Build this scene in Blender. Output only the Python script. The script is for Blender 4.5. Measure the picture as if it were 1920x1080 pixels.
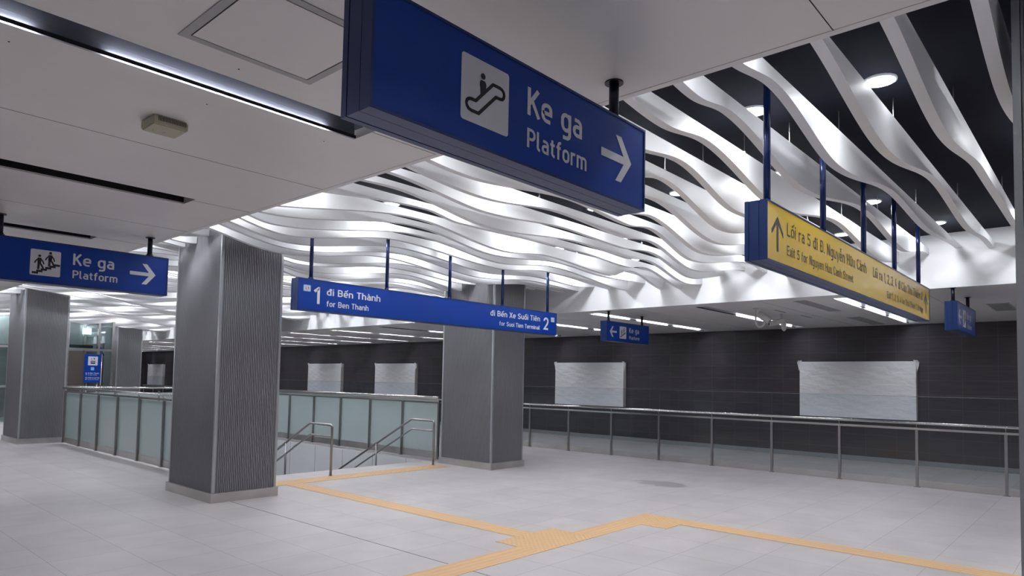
import bpy, bmesh, math, random
from mathutils import Vector, Matrix
random.seed(4)
S = bpy.context.scene
C = S.collection
for o in list(bpy.data.objects): bpy.data.objects.remove(o, do_unlink=True)

# ------------------------------------------------------------------ camera
YAW, PITCH, ROLL = 0.7302400556, 0.0512999521, 0.01940117
FPX, PY = 1264.43, 648.664
f = Vector((math.cos(YAW)*math.cos(PITCH), math.sin(YAW)*math.cos(PITCH), math.sin(PITCH)))
r = Vector((math.sin(YAW), -math.cos(YAW), 0)); u = r.cross(f)
r2 = r*math.cos(ROLL)+u*math.sin(ROLL); u2 = r2.cross(f)
cam = bpy.data.cameras.new('camera'); cam.sensor_width = 36; cam.lens = 36*FPX/1920
cam.shift_y = (PY-540)/1920; cam.clip_start = 0.05; cam.clip_end = 200
co = bpy.data.objects.new('camera', cam); C.objects.link(co)
co.matrix_world = Matrix(((r2.x, u2.x, -f.x, 0), (r2.y, u2.y, -f.y, 0), (r2.z, u2.z, -f.z, 1.6), (0, 0, 0, 1)))
S.camera = co

# ------------------------------------------------------------------ world, view
w = bpy.data.worlds.new('world'); S.world = w; w.use_nodes = True
w.node_tree.nodes['Background'].inputs[0].default_value = (0.75, 0.8, 1, 1)
w.node_tree.nodes['Background'].inputs[1].default_value = 0.02
S.view_settings.view_transform = 'Standard'; S.view_settings.look = 'None'
S.view_settings.exposure = 0.0; S.view_settings.gamma = 1.0
SPOT_W = 11.0          # downlights above the fins
TUBE_E = 90.0           # fluorescent tubes in the ceiling slots

# ------------------------------------------------------------------ key measures (metres)
HC = 2.95              # low ceiling
ZB = 3.684             # black ceiling above the fins
XE, XF = 2.69, 10.52   # edges of the fin field
XW = 16.2              # dark wall
Y0, Y1 = -9.0, 50.0    # hall ends

# ------------------------------------------------------------------ materials
def mat(name, col, rough=0.5, metal=0.0, spec=0.5, coat=0.0, emit=None, es=0.0, trans=0.0):
    m = bpy.data.materials.new(name); m.use_nodes = True
    b = m.node_tree.nodes['Principled BSDF']
    b.inputs['Base Color'].default_value = (*col, 1); b.inputs['Roughness'].default_value = rough
    b.inputs['Metallic'].default_value = metal; b.inputs['Specular IOR Level'].default_value = spec
    b.inputs['Coat Weight'].default_value = coat
    if emit: b.inputs['Emission Color'].default_value = (*emit, 1); b.inputs['Emission Strength'].default_value = es
    return m
def nodes(m): return m.node_tree.nodes, m.node_tree.links, m.node_tree.nodes['Principled BSDF']
def noise_var(m, scale, amt, detail=3, rough_amt=0.0, stretch=(1, 1, 1), bump=0.0):
    n, l, b = nodes(m)
    tc = n.new('ShaderNodeTexCoord'); mp = n.new('ShaderNodeMapping'); mp.inputs['Scale'].default_value = stretch
    t = n.new('ShaderNodeTexNoise'); t.inputs['Scale'].default_value = scale; t.inputs['Detail'].default_value = detail
    l.new(tc.outputs['Object'], mp.inputs[0]); l.new(mp.outputs[0], t.inputs['Vector'])
    base = tuple(b.inputs['Base Color'].default_value)
    mr = n.new('ShaderNodeMapRange'); mr.inputs[1].default_value = 0.25; mr.inputs[2].default_value = 0.75
    mr.inputs[3].default_value = 1-amt; mr.inputs[4].default_value = 1+amt
    l.new(t.outputs['Fac'], mr.inputs[0])
    mx = n.new('ShaderNodeVectorMath'); mx.operation = 'SCALE'; mx.inputs[0].default_value = base[:3]
    l.new(mr.outputs[0], mx.inputs['Scale']); l.new(mx.outputs[0], b.inputs['Base Color'])
    if rough_amt:
        r0 = b.inputs['Roughness'].default_value
        m2 = n.new('ShaderNodeMapRange'); m2.inputs[3].default_value = max(0.02, r0-rough_amt); m2.inputs[4].default_value = r0+rough_amt
        l.new(t.outputs['Fac'], m2.inputs[0]); l.new(m2.outputs[0], b.inputs['Roughness'])
    if bump:
        bp = n.new('ShaderNodeBump'); bp.inputs['Strength'].default_value = bump; bp.inputs['Distance'].default_value = 0.02
        l.new(t.outputs['Fac'], bp.inputs['Height']); l.new(bp.outputs[0], b.inputs['Normal'])
    return m
M = {}
M['fin'] = noise_var(mat('white_aluminium', (0.80, 0.80, 0.82), 0.45, 0, 0.4), 3, 0.02)
M['fascia'] = noise_var(mat('fascia_white', (0.82, 0.82, 0.84), 0.5, 0, 0.3), 2, 0.015)
M['black_ceiling'] = noise_var(mat('black_paint', (0.008, 0.009, 0.016), 0.8, 0, 0.1), 2, 0.1)
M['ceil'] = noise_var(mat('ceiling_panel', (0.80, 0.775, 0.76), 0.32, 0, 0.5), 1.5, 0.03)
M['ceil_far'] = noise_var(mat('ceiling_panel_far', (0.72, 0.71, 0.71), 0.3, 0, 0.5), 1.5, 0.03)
M['gap'] = mat('dark_gap', (0.02, 0.02, 0.022), 0.8)
M['trimgrey'] = mat('grey_trim', (0.42, 0.42, 0.42), 0.4)
M['column'] = noise_var(mat('column_metal', (0.235, 0.232, 0.252), 0.45, 0.35, 0.5), 1.2, 0.06)
M['corner'] = mat('corner_trim', (0.42, 0.43, 0.46), 0.35, 0.7)
M['steel'] = noise_var(mat('stainless', (0.66, 0.65, 0.64), 0.2, 1.0), 4, 0.08, rough_amt=0.06, stretch=(1, .3, 6))
M['steel_dark'] = noise_var(mat('stainless_post', (0.32, 0.31, 0.31), 0.32, 1.0), 4, 0.06)
M['plinth'] = noise_var(mat('brushed_plinth', (0.52, 0.50, 0.49), 0.32, 0.9), 2.5, 0.12, rough_amt=0.05)
M['navy'] = noise_var(mat('sign_housing_blue', (0.006, 0.026, 0.12), 0.32, 0.3, 0.5), 6, 0.05)
M['blue'] = noise_var(mat('sign_face_blue', (0.003, 0.040, 0.285), 0.28, 0, 0.25), 3, 0.03)
M['yellow'] = noise_var(mat('sign_face_yellow', (0.80, 0.54, 0.03), 0.25, 0, 0.5), 3, 0.03)
M['signwhite'] = mat('sign_white', (0.62, 0.63, 0.68), 0.35)
M['signblack'] = mat('sign_black', (0.01, 0.01, 0.014), 0.5)
M['signdark'] = mat('sign_dark_brown', (0.050, 0.040, 0.030), 0.5)
M['tagblue'] = mat('sign_tag_blue', (0.20, 0.42, 0.75), 0.4)
M['rod'] = mat('rod_blue', (0.012, 0.03, 0.13), 0.22, 0.4, 0.5, 0.3)
M['rod_black'] = mat('rod_black', (0.010, 0.012, 0.03), 0.3, 0.3)
M['granite'] = noise_var(mat('granite', (0.23, 0.24, 0.25), 0.4), 90, 0.35, 4)
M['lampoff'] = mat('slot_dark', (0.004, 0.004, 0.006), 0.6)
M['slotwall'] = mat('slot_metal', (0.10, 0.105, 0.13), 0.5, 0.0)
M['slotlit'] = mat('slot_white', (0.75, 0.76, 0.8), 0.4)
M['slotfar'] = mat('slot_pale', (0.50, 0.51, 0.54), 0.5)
M['lens'] = mat('lamp_lens', (1, 1, 1), 0.4, emit=(0.93, 0.96, 1), es=40)
M['tube_far'] = mat('lamp_tube_far', (1, 1, 1), 0.4, emit=(0.93, 0.95, 1), es=TUBE_E*2.2)
M['tube'] = mat('lamp_tube', (1, 1, 1), 0.4, emit=(0.93, 0.95, 1), es=TUBE_E)
M['ring'] = mat('lamp_ring', (0.7, 0.7, 0.72), 0.3)
M['beige'] = mat('beige_plastic', (0.50, 0.46, 0.34), 0.5)
M['camwhite'] = mat('camera_grey', (0.55, 0.54, 0.53), 0.45)
M['black'] = mat('black_plastic', (0.01, 0.01, 0.01), 0.3)
M['wallend'] = noise_var(mat('plain_wall', (0.42, 0.42, 0.44), 0.6), 1, 0.05)
M['door_brown'] = noise_var(mat('brown_panel', (0.10, 0.085, 0.075), 0.4), 2, 0.05)
M['stair'] = noise_var(mat('stair_stone', (0.36, 0.35, 0.35), 0.5), 60, 0.1)
M['teal'] = noise_var(mat('lift_interior', (0.36, 0.40, 0.40), 0.4), 1.2, 0.35)
M['ledpanel'] = mat('lift_light', (1, 1, 1), 0.4, emit=(0.85, 0.97, 1), es=1.1)

def glass(name, tint, refl, rough=0.02):
    m = bpy.data.materials.new(name); m.use_nodes = True
    n = m.node_tree.nodes; l = m.node_tree.links; n.clear()
    o = n.new('ShaderNodeOutputMaterial'); t = n.new('ShaderNodeBsdfTransparent'); t.inputs[0].default_value = (*tint, 1)
    g = n.new('ShaderNodeBsdfGlossy'); g.inputs['Roughness'].default_value = rough
    fr = n.new('ShaderNodeFresnel'); fr.inputs[0].default_value = 1.45
    mu = n.new('ShaderNodeMath'); mu.operation = 'MULTIPLY'; mu.inputs[1].default_value = refl
    mx = n.new('ShaderNodeMixShader'); ge = n.new('ShaderNodeNewGeometry')
    iv = n.new('ShaderNodeMath'); iv.operation = 'SUBTRACT'; iv.inputs[0].default_value = 1; l.new(ge.outputs['Backfacing'], iv.inputs[1])
    m3 = n.new('ShaderNodeMath'); m3.operation = 'MULTIPLY'; l.new(mu.outputs[0], m3.inputs[0]); l.new(iv.outputs[0], m3.inputs[1])
    l.new(fr.outputs[0], mu.inputs[0]); l.new(m3.outputs[0], mx.inputs[0]); l.new(t.outputs[0], mx.inputs[1]); l.new(g.outputs[0], mx.inputs[2])
    l.new(mx.outputs[0], o.inputs[0]); return m
M['glass'] = glass('clear_glass', (0.945, 0.975, 0.985), 1.0)
M['glass_lift'] = glass('lift_glass', (0.86, 0.91, 0.91), 1.6, 0.03)
def frosted(name, col, tr):
    m = bpy.data.materials.new(name); m.use_nodes = True
    n = m.node_tree.nodes; l = m.node_tree.links; n.clear()
    o = n.new('ShaderNodeOutputMaterial'); d = n.new('ShaderNodeBsdfDiffuse'); t = n.new('ShaderNodeBsdfTranslucent')
    d.inputs[0].default_value = (*col, 1); t.inputs[0].default_value = (*col, 1)
    g = n.new('ShaderNodeBsdfGlossy'); g.inputs['Roughness'].default_value = 0.12
    m1 = n.new('ShaderNodeMixShader'); m1.inputs[0].default_value = tr
    fr = n.new('ShaderNodeFresnel'); m2 = n.new('ShaderNodeMixShader')
    l.new(d.outputs[0], m1.inputs[1]); l.new(t.outputs[0], m1.inputs[2]); ge = n.new('ShaderNodeNewGeometry'); iv = n.new('ShaderNodeMath'); iv.operation = 'SUBTRACT'; iv.inputs[0].default_value = 1; l.new(ge.outputs['Backfacing'], iv.inputs[1])
    m3 = n.new('ShaderNodeMath'); m3.operation = 'MULTIPLY'; l.new(fr.outputs[0], m3.inputs[0]); l.new(iv.outputs[0], m3.inputs[1]); l.new(m3.outputs[0], m2.inputs[0])
    l.new(m1.outputs[0], m2.inputs[1]); l.new(g.outputs[0], m2.inputs[2]); l.new(m2.outputs[0], o.inputs[0]); return m
M['frost'] = frosted('frosted_glass', (0.58, 0.66, 0.665), 0.5)

def brick_mat(name, c1, c2, mortar, bw, bh, ms, loc, axis, rough, spec=0.5, nscale=4, namt=0.06, nstretch=(1, 1, 1), metal=0):
    """axis: which object axes run along (u, v) of the tiling"""
    m = mat(name, c1, rough, metal, spec); n, l, b = nodes(m)
    tc = n.new('ShaderNodeTexCoord'); sp = n.new('ShaderNodeSeparateXYZ'); cb = n.new('ShaderNodeCombineXYZ')
    l.new(tc.outputs['Object'], sp.inputs[0]); l.new(sp.outputs[axis[0]], cb.inputs[0]); l.new(sp.outputs[axis[1]], cb.inputs[1])
    mp = n.new('ShaderNodeMapping'); mp.inputs['Location'].default_value = (loc[0], loc[1], 0); l.new(cb.outputs[0], mp.inputs[0])
    bt = n.new('ShaderNodeTexBrick'); bt.offset = 0; bt.squash = 1
    bt.inputs['Color1'].default_value = (*c1, 1); bt.inputs['Color2'].default_value = (*c2, 1); bt.inputs['Mortar'].default_value = (*mortar, 1)
    bt.inputs['Scale'].default_value = 1; bt.inputs['Mortar Size'].default_value = ms; bt.inputs['Mortar Smooth'].default_value = 0
    bt.inputs['Brick Width'].default_value = bw; bt.inputs['Row Height'].default_value = bh
    l.new(mp.outputs[0], bt.inputs[0])
    mp2 = n.new('ShaderNodeMapping'); mp2.inputs['Scale'].default_value = nstretch; l.new(tc.outputs['Object'], mp2.inputs[0])
    t = n.new('ShaderNodeTexNoise'); t.inputs['Scale'].default_value = nscale; t.inputs['Detail'].default_value = 5; l.new(mp2.outputs[0], t.inputs[0])
    mr = n.new('ShaderNodeMapRange'); mr.inputs[1].default_value = .3; mr.inputs[2].default_value = .7; mr.inputs[3].default_value = 1-namt; mr.inputs[4].default_value = 1+namt
    l.new(t.outputs['Fac'], mr.inputs[0])
    vm = n.new('ShaderNodeVectorMath'); vm.operation = 'SCALE'; l.new(bt.outputs['Color'], vm.inputs[0]); l.new(mr.outputs[0], vm.inputs['Scale'])
    l.new(vm.outputs[0], b.inputs['Base Color'])
    return m, vm
M['floor'], _vm = brick_mat('floor_tiles', (0.465, 0.437, 0.437), (0.437, 0.412, 0.413), (0.20, 0.19, 0.19), 0.594, 0.602, 0.0022, (-4.08+0.594*20, -1.30+0.602*20), (0, 1), 0.42, 0.4, 2.2, 0.07)
# a few darker damp patches on the tiles near the guardrail
n, l, b = nodes(M['floor'])
tc = n.new('ShaderNodeTexCoord'); mp = n.new('ShaderNodeMapping'); mp.vector_type = 'TEXTURE'
mp.inputs['Location'].default_value = (9.72, 5.45, 0); mp.inputs['Scale'].default_value = (0.42, 0.75, 1); l.new(tc.outputs['Object'], mp.inputs[0])
gr = n.new('ShaderNodeTexGradient'); gr.gradient_type = 'SPHERICAL'; l.new(mp.outputs[0], gr.inputs[0])
ns = n.new('ShaderNodeTexNoise'); ns.inputs['Scale'].default_value = 3.4; l.new(tc.outputs['Object'], ns.inputs[0])
ad = n.new('ShaderNodeMath'); ad.operation = 'MULTIPLY'; l.new(gr.outputs['Fac'], ad.inputs[0]); l.new(ns.outputs['Fac'], ad.inputs[1])
mr = n.new('ShaderNodeMapRange'); mr.inputs[1].default_value = .16; mr.inputs[2].default_value = .24; mr.inputs[3].default_value = 1; mr.inputs[4].default_value = 0.66
l.new(ad.outputs[0], mr.inputs[0])
vm = n.new('ShaderNodeVectorMath'); vm.operation = 'SCALE'; l.new(_vm.outputs[0], vm.inputs[0]); l.new(mr.outputs[0], vm.inputs['Scale']); l.new(vm.outputs[0], b.inputs['Base Color'])
M['darkwall'], _ = brick_mat('dark_wall_tiles', (0.050, 0.043, 0.048), (0.041, 0.036, 0.041), (0.082, 0.075, 0.080), 0.595, 0.300, 0.004, (0.08, 0.03), (1, 2), 0.42, 0.35, 3, 0.15, (1, 1, 12))
M['whitepanel'], _ = brick_mat('stairwell_panels', (0.62, 0.63, 0.66), (0.60, 0.61, 0.64), (0.12, 0.12, 0.13), 1.1, 6.0, 0.006, (0.35, 5), (1, 2), 0.2, 0.5, 2, 0.02)

def tactile_mat(name, kind):
    m = mat(name, (0.61, 0.385, 0.20), 0.55, 0, 0.4); n, l, b = nodes(m)
    tc = n.new('ShaderNodeTexCoord'); sp = n.new('ShaderNodeSeparateXYZ'); l.new(tc.outputs['Object'], sp.inputs[0])
    def cosine(out, period):
        a = n.new('ShaderNodeMath'); a.operation = 'MULTIPLY'; a.inputs[1].default_value = 2*math.pi/period; l.new(out, a.inputs[0])
        c = n.new('ShaderNodeMath'); c.operation = 'COSINE'; l.new(a.outputs[0], c.inputs[0]); return c.outputs[0]
    if kind == 'dots':
        a = cosine(sp.outputs[0], 0.06); c = cosine(sp.outputs[1], 0.06)
        h = n.new('ShaderNodeMath'); h.operation = 'MULTIPLY'; l.new(a, h.inputs[0]); l.new(c, h.inputs[1]); hh = h.outputs[0]
    else:
        hh = cosine(sp.outputs[0 if kind == 'y' else 1], 0.075)
    bp = n.new('ShaderNodeBump'); bp.inputs['Strength'].default_value = 0.5; bp.inputs['Distance'].default_value = 0.006
    l.new(hh, bp.inputs['Height']); l.new(bp.outputs[0], b.inputs['Normal'])
    mr = n.new('ShaderNodeMapRange'); mr.inputs[1].default_value = 0; mr.inputs[2].default_value = 0.6
    mr.inputs[3].default_value = 0.93; mr.inputs[4].default_value = 1.03; l.new(hh, mr.inputs[0])
    vm = n.new('ShaderNodeVectorMath'); vm.operation = 'SCALE'; vm.inputs[0].default_value = (0.61, 0.385, 0.20)
    l.new(mr.outputs[0], vm.inputs['Scale']); l.new(vm.outputs[0], b.inputs['Base Color'])
    return m
M['tac_x'] = tactile_mat('tactile_bars_x', 'x'); M['tac_y'] = tactile_mat('tactile_bars_y', 'y'); M['tac_d'] = tactile_mat('tactile_dots', 'dots')
def plastic_mat():
    m = mat('plastic_sheet', (0.82, 0.82, 0.85), 0.3, 0, 0.6); n, l, b = nodes(m)
    tc = n.new('ShaderNodeTexCoord'); mp = n.new('ShaderNodeMapping'); mp.inputs['Rotation'].default_value = (0.6, 0, 0); mp.inputs['Scale'].default_value = (1, 1, 3.5)
    t = n.new('ShaderNodeTexNoise'); t.inputs['Scale'].default_value = 1.7; t.inputs['Detail'].default_value = 4; t.inputs['Distortion'].default_value = 0.7
    l.new(tc.outputs['Object'], mp.inputs[0]); l.new(mp.outputs[0], t.inputs[0])
    bp = n.new('ShaderNodeBump'); bp.inputs['Strength'].default_value = 0.6; bp.inputs['Distance'].default_value = 0.05
    l.new(t.outputs['Fac'], bp.inputs['Height']); l.new(bp.outputs[0], b.inputs['Normal']); return m
M['plastic'] = plastic_mat()

# ------------------------------------------------------------------ helpers
def link(name, me, m, parent=None, loc=None):
    o = bpy.data.objects.new(name, me); C.objects.link(o)
    if m is not None and not me.materials: me.materials.append(m)
    if parent is not None: o.parent = parent
    if loc: o.location = loc
    return o
def finish(bm, name, smooth=False):
    bmesh.ops.recalc_face_normals(bm, faces=bm.faces)
    me = bpy.data.meshes.new(name); bm.to_mesh(me); bm.free()
    if smooth:
        for p in me.polygons: p.use_smooth = True
    return me
def bbox(bm, x0, y0, z0, x1, y1, z1):
    v = [bm.verts.new(p) for p in ((x0,y0,z0),(x1,y0,z0),(x1,y1,z0),(x0,y1,z0),(x0,y0,z1),(x1,y0,z1),(x1,y1,z1),(x0,y1,z1))]
    for q in ((0,3,2,1),(4,5,6,7),(0,1,5,4),(1,2,6,5),(2,3,7,6),(3,0,4,7)): bm.faces.new([v[i] for i in q])
def box(name, a, b, m, parent=None, bev=0.0):
    bm = bmesh.new(); bbox(bm, *a, *b)
    if bev: bmesh.ops.bevel(bm, geom=bm.edges[:], offset=bev, segments=2, affect='EDGES')
    return link(name, finish(bm, name), m, parent)
def tube(bm, pts, rad, seg=12, cap=True):
    """round bar along a polyline"""
    pts = [Vector(p) for p in pts]; rings = []
    for i, p in enumerate(pts):
        d = ((pts[i+1]-p).normalized() if i < len(pts)-1 else Vector()) + ((p-pts[i-1]).normalized() if i else Vector())
        d.normalize(); up = Vector((0, 0, 1)) if abs(d.z) < 0.95 else Vector((1, 0, 0))
        a = d.cross(up).normalized(); b_ = a.cross(d).normalized()
        if rings:
            pa = rings[-1][1]; a = (pa - d*pa.dot(d)).normalized(); b_ = a.cross(d).normalized()
        R_ = rad[i] if isinstance(rad, (list, tuple)) else rad
        rings.append(([bm.verts.new(p + a*R_*math.cos(t*2*math.pi/seg) + b_*R_*math.sin(t*2*math.pi/seg)) for t in range(seg)], a))
    for i in range(len(rings)-1):
        A, B = rings[i][0], rings[i+1][0]
        for t in range(seg): bm.faces.new((A[t], A[(t+1) % seg], B[(t+1) % seg], B[t]))
    if cap: bm.faces.new(rings[0][0][::-1]); bm.faces.new(rings[-1][0])
def bar(name, pts, rad, m, parent=None, seg=12):
    bm = bmesh.new(); tube(bm, pts, rad, seg)
    me = finish(bm, name, True)
    for p in me.polygons:
        if len(p.vertices) > 4: p.use_smooth = False
    return link(name, me, m, parent)
def tag(o, label, cat=None, group=None):
    o['label'] = label
    if cat: o['category'] = cat
    if group: o['group'] = group
    return o
def empty(name, loc, label, cat, group=None):
    o = bpy.data.objects.new(name, None); C.objects.link(o); o.location = loc; o.empty_display_size = 0.1
    return tag(o, label, cat, group)
def struct(o): o['kind'] = 'structure'; return o
def rel(parent):
    """child meshes are authored in world space; take the parent's place off again"""
    bpy.context.view_layer.update()
    inv = Matrix.Translation(-parent.location)
    kids = list(parent.children); kids += [g for c in kids for g in c.children]
    for c in kids:
        if c.type == 'MESH' and not c.get('local'): c.data.transform(inv)
def dup_tree(root, loc, label=None, group=None):
    c = root.copy(); C.objects.link(c); c.location = loc
    if label: c['label'] = label
    if group: c['group'] = group
    for ch in [o for o in bpy.data.objects if o.parent == root]:
        d = ch.copy(); C.objects.link(d); d.parent = c
        for g in [o for o in bpy.data.objects if o.parent == ch]:
            e = g.copy(); C.objects.link(e); e.parent = d
    return c
def sheet_with_holes(x0, x1, y0, y1, holes, z, th):
    """horizontal slab with rectangular openings"""
    xs = sorted({x0, x1, *[h[0] for h in holes], *[h[1] for h in holes]}); ys = sorted({y0, y1, *[h[2] for h in holes], *[h[3] for h in holes]})
    bm = bmesh.new(); V = {}
    def v(x, y, zz):
        k = (x, y, zz)
        if k not in V: V[k] = bm.verts.new(k)
        return V[k]
    solid = {}
    for i in range(len(xs)-1):
        for j in range(len(ys)-1):
            cx, cy = (xs[i]+xs[i+1])/2, (ys[j]+ys[j+1])/2
            solid[i, j] = not any(h[0] < cx < h[1] and h[2] < cy < h[3] for h in holes)
    for (i, j), s in solid.items():
        if not s: continue
        a, b_, c, d = (xs[i], ys[j]), (xs[i+1], ys[j]), (xs[i+1], ys[j+1]), (xs[i], ys[j+1])
        bm.faces.new([v(*p, z) for p in (a, d, c, b_)]); bm.faces.new([v(*p, z+th) for p in (a, b_, c, d)])
        for (di, dj), (p, q) in (((0, -1), (a, b_)), ((1, 0), (b_, c)), ((0, 1), (c, d)), ((-1, 0), (d, a))):
            if not solid.get((i+di, j+dj), False): bm.faces.new((v(*p, z), v(*q, z), v(*q, z+th), v(*p, z+th)))
    return bm

# ------------------------------------------------------------------ setting: floor
OPX0, OPX1, OPY0, OPY1 = 4.72, 8.78, 10.12, 17.85      # stair opening
floor = struct(link('floor', finish(sheet_with_holes(-9, XW, Y0, Y1, [(OPX0, OPX1, OPY0, OPY1)], -0.25, 0.25), 'floor'), M['floor']))
box('expansion_joint', (4.078, -4, 0.0), (4.084, 8.39, 0.0012), M['gap'], floor)
# stairwell below
struct(box('wall_stairwell_right', (OPX1-0.012, OPY0+0.004, -3.62), (OPX1+0.12, OPY1-0.004, -0.002), M['whitepanel']))
struct(box('wall_stairwell_left', (OPX0-0.12, OPY0+0.004, -3.62), (OPX0+0.012, OPY1-0.004, -0.002), M['whitepanel']))
struct(box('wall_stairwell_back', (OPX0-0.2, 24, -3.8), (OPX1+0.2, 24.1, -0.25), M['whitepanel']))
struct(box('floor_stairwell', (OPX0-0.2, OPY0-0.2, -3.85), (OPX1+0.2, 24, -3.63), M['floor']))
bm = bmesh.new()
for i in range(22):
    y = OPY0 + 0.32*i; bbox(bm, OPX0+0.005, y, -0.165*(i+1)-0.165, OPX1-0.005, y+0.345, -0.165*(i+1))
st = struct(link('stair_flight', finish(bm, 'stair_flight'), M['stair']))
st['kind'] = 'structure'; st.name = 'trim_stair_flight'

# ------------------------------------------------------------------ setting: ceilings and slots
SLOTY = [-6.1, -3.82, -1.55, 0.72, 2.97, 5.27, 7.52] + [7.52+2.27*i for i in range(1, 18)]
near_slots = [(-7.0, 2.19, y, y+0.225) for y in SLOTY]
far_slots = [(10.92, 15.88, y, y+0.225) for y in SLOTY]
hatch = (1.045, 1.635, 2.15, 2.75)
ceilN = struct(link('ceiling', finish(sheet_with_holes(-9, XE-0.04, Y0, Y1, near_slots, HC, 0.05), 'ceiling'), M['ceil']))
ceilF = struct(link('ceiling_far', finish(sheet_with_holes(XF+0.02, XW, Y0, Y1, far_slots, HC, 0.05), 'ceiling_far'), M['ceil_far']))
bm = bmesh.new()
bbox(bm, XE-0.041, Y0, HC+0.004, XE-0.036, Y1, HC+0.03)
struct(link('trim_ceiling_joint', finish(bm, 'joint'), M['gap']))
struct(box('trim_ceiling_edge', (XE-0.035, Y0, HC), (XE+0.004, Y1, HC+0.05), M['ceil']))
struct(box('wall_fascia_near', (XE-0.03, Y0, HC+0.05), (XE, Y1, ZB), M['fascia']))
struct(box('wall_fascia_far', (XF, Y0, HC), (XF+0.02, Y1, ZB), M['fascia']))
struct(box('ceiling_black', (XE-0.03, Y0, ZB), (XF+0.02, Y1, ZB+0.05), M['black_ceiling']))
# thin dark joints between ceiling panels
bm = bmesh.new()
for y in SLOTY:
    bbox(bm, 2.19, y+0.05, HC-0.0008, XE-0.036, y+0.054, HC+0.001)
    bbox(bm, -9, y+1.268, HC-0.0008, XE-0.036, y+1.272, HC+0.001)
    bbox(bm, XF+0.02, y+1.268, HC-0.0008, XW, y+1.272, HC+0.001)
struct(link('trim_ceiling_seams', finish(bm, 'seams'), M['gap']))
# access hatch
ht = empty('ceiling_hatch', (1.34, 2.45, HC), 'square white access hatch flush in the low ceiling above the large blue sign', 'hatch')
bm = bmesh.new(); a = 0.035
for (x0, y0, x1, y1) in ((hatch[0], hatch[2], hatch[1], hatch[2]+a), (hatch[0], hatch[3]-a, hatch[1], hatch[3]), (hatch[0], hatch[2]+a, hatch[0]+a, hatch[3]-a), (hatch[1]-a, hatch[2]+a, hatch[1], hatch[3]-a)):
    bbox(bm, x0, y0, HC-0.004, x1, y1, HC+0.001)
link('hatch_frame', finish(bm, 'hatch_frame'), M['trimgrey'], ht)
box('hatch_gap', (hatch[0]+a, hatch[2]+a, HC-0.0015), (hatch[1]-a, hatch[3]-a, HC+0.001), M['gap'], ht)
box('hatch_panel', (hatch[0]+a+0.006, hatch[2]+a+0.006, HC-0.004), (hatch[1]-a-0.006, hatch[3]-a-0.006, HC+0.001), M['ceil'], ht)
rel(ht)

# walls
wallR = struct(box('wall_right', (XW, Y0, 0), (XW+0.15, Y1, HC+0.05), M['darkwall']))
struct(box('baseboard_right', (XW-0.03, Y0, 0), (XW, Y1, 0.10), M['granite']))
struct(box('wall_end', (-9, Y1, 0), (XW+.15, Y1+0.15, ZB+.05), M['wallend']))
struct(box('wall_behind', (-9, Y0-0.15, 0), (XW+.15, Y0, ZB+.05), M['wallend']))
struct(box('wall_left', (-9.15, Y0, 0), (-9, Y1, HC+0.05), M['wallend']))

# ------------------------------------------------------------------ slot lamps
def slot_light(x0, x1, y, lit, label, group, tubes, wallm):
    t = empty('slot_light', ((x0+x1)/2, y+0.11, HC), label, 'ceiling light', group)
    bm = bmesh.new(); h = 0.16; e = 0.004
    bbox(bm, x0, y, HC+0.05, x0+e, y+0.225, HC+h); bbox(bm, x1-e, y, HC+0.05, x1, y+0.225, HC+h)
    bbox(bm, x0+e, y, HC+0.05, x1-e, y+e, HC+h); bbox(bm, x0+e, y+0.225-e, HC+0.05, x1-e, y+0.225, HC+h)
    bbox(bm, x0, y, HC+h, x1, y+0.225, HC+h+e)
    # inner lining of the opening itself
    bbox(bm, x0+0.0005, y+0.0005, HC+0.012, x1-0.0005, y+0.003, HC+0.05); bbox(bm, x0+0.0005, y+0.222, HC+0.012, x1-0.0005, y+0.2245, HC+0.05)
    link('slot_channel', finish(bm, 'slot_channel'), wallm, t)
    if lit:
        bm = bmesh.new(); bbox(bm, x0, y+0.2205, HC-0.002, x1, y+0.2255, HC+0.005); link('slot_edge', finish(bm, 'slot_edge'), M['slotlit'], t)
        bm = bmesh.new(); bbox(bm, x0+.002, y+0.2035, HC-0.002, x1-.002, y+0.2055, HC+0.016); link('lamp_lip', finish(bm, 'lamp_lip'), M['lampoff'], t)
    for a, b_ in tubes:
        bm = bmesh.new(); tube(bm, [(a, y+0.212, HC+0.010), (b_, y+0.212, HC+0.010)], 0.005, 8); link('lamp_tube', finish(bm, 'lamp_tube', True), M['tube_far'] if x0 > 5 else M['tube'], t)
    rel(t); return t
names = {2.97: 'lit recessed slot light in the low ceiling beside the hatch', 5.27: 'long unlit black slot in the low ceiling beyond the beige sensor', 7.52: 'unlit black ceiling slot just above the smaller left platform sign'}
for y in SLOTY:
    if y > 40: continue
    lit = y < 5
    tb = [(-6.6, -5.2), (-5.0, -3.6), (-3.4, -2.0), (-1.8, -0.7), (-0.55, 0.66), (0.93, 2.0)] if lit else [(-6.6, -5.2), (-5.0, -3.6), (-3.4, -2.0)]
    slot_light(-7.0, 2.19, y, lit, names.get(y, 'recessed slot light in the low ceiling, out past the frame' if y < 2 else 'recessed slot light in the low ceiling, far down the hall'), 'slots of the near low ceiling', tb, M['slotwall'] if lit else M['lampoff'])
for i, y in enumerate(SLOTY):
    if y > 47 or y < -4: continue
    tb = [(11.0, 12.4), (12.7, 14.05), (14.35, 15.7)]
    if i % 4 == 1: tb = tb[1:]
    lb = {0.72: 'slot light in the far ceiling nearest the right edge', 2.97: 'lit slot light seen just under the yellow exit sign', 5.27: 'lit slot light behind the security cameras', 7.52: 'lit slot light behind the small left-arrow platform sign'}.get(y, 'lit slot light in the far ceiling beyond the platform direction sign')
    slot_light(10.92, 15.88, y, True, lb, 'slot lights of the far ceiling', tb, M['slotfar'])

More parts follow.
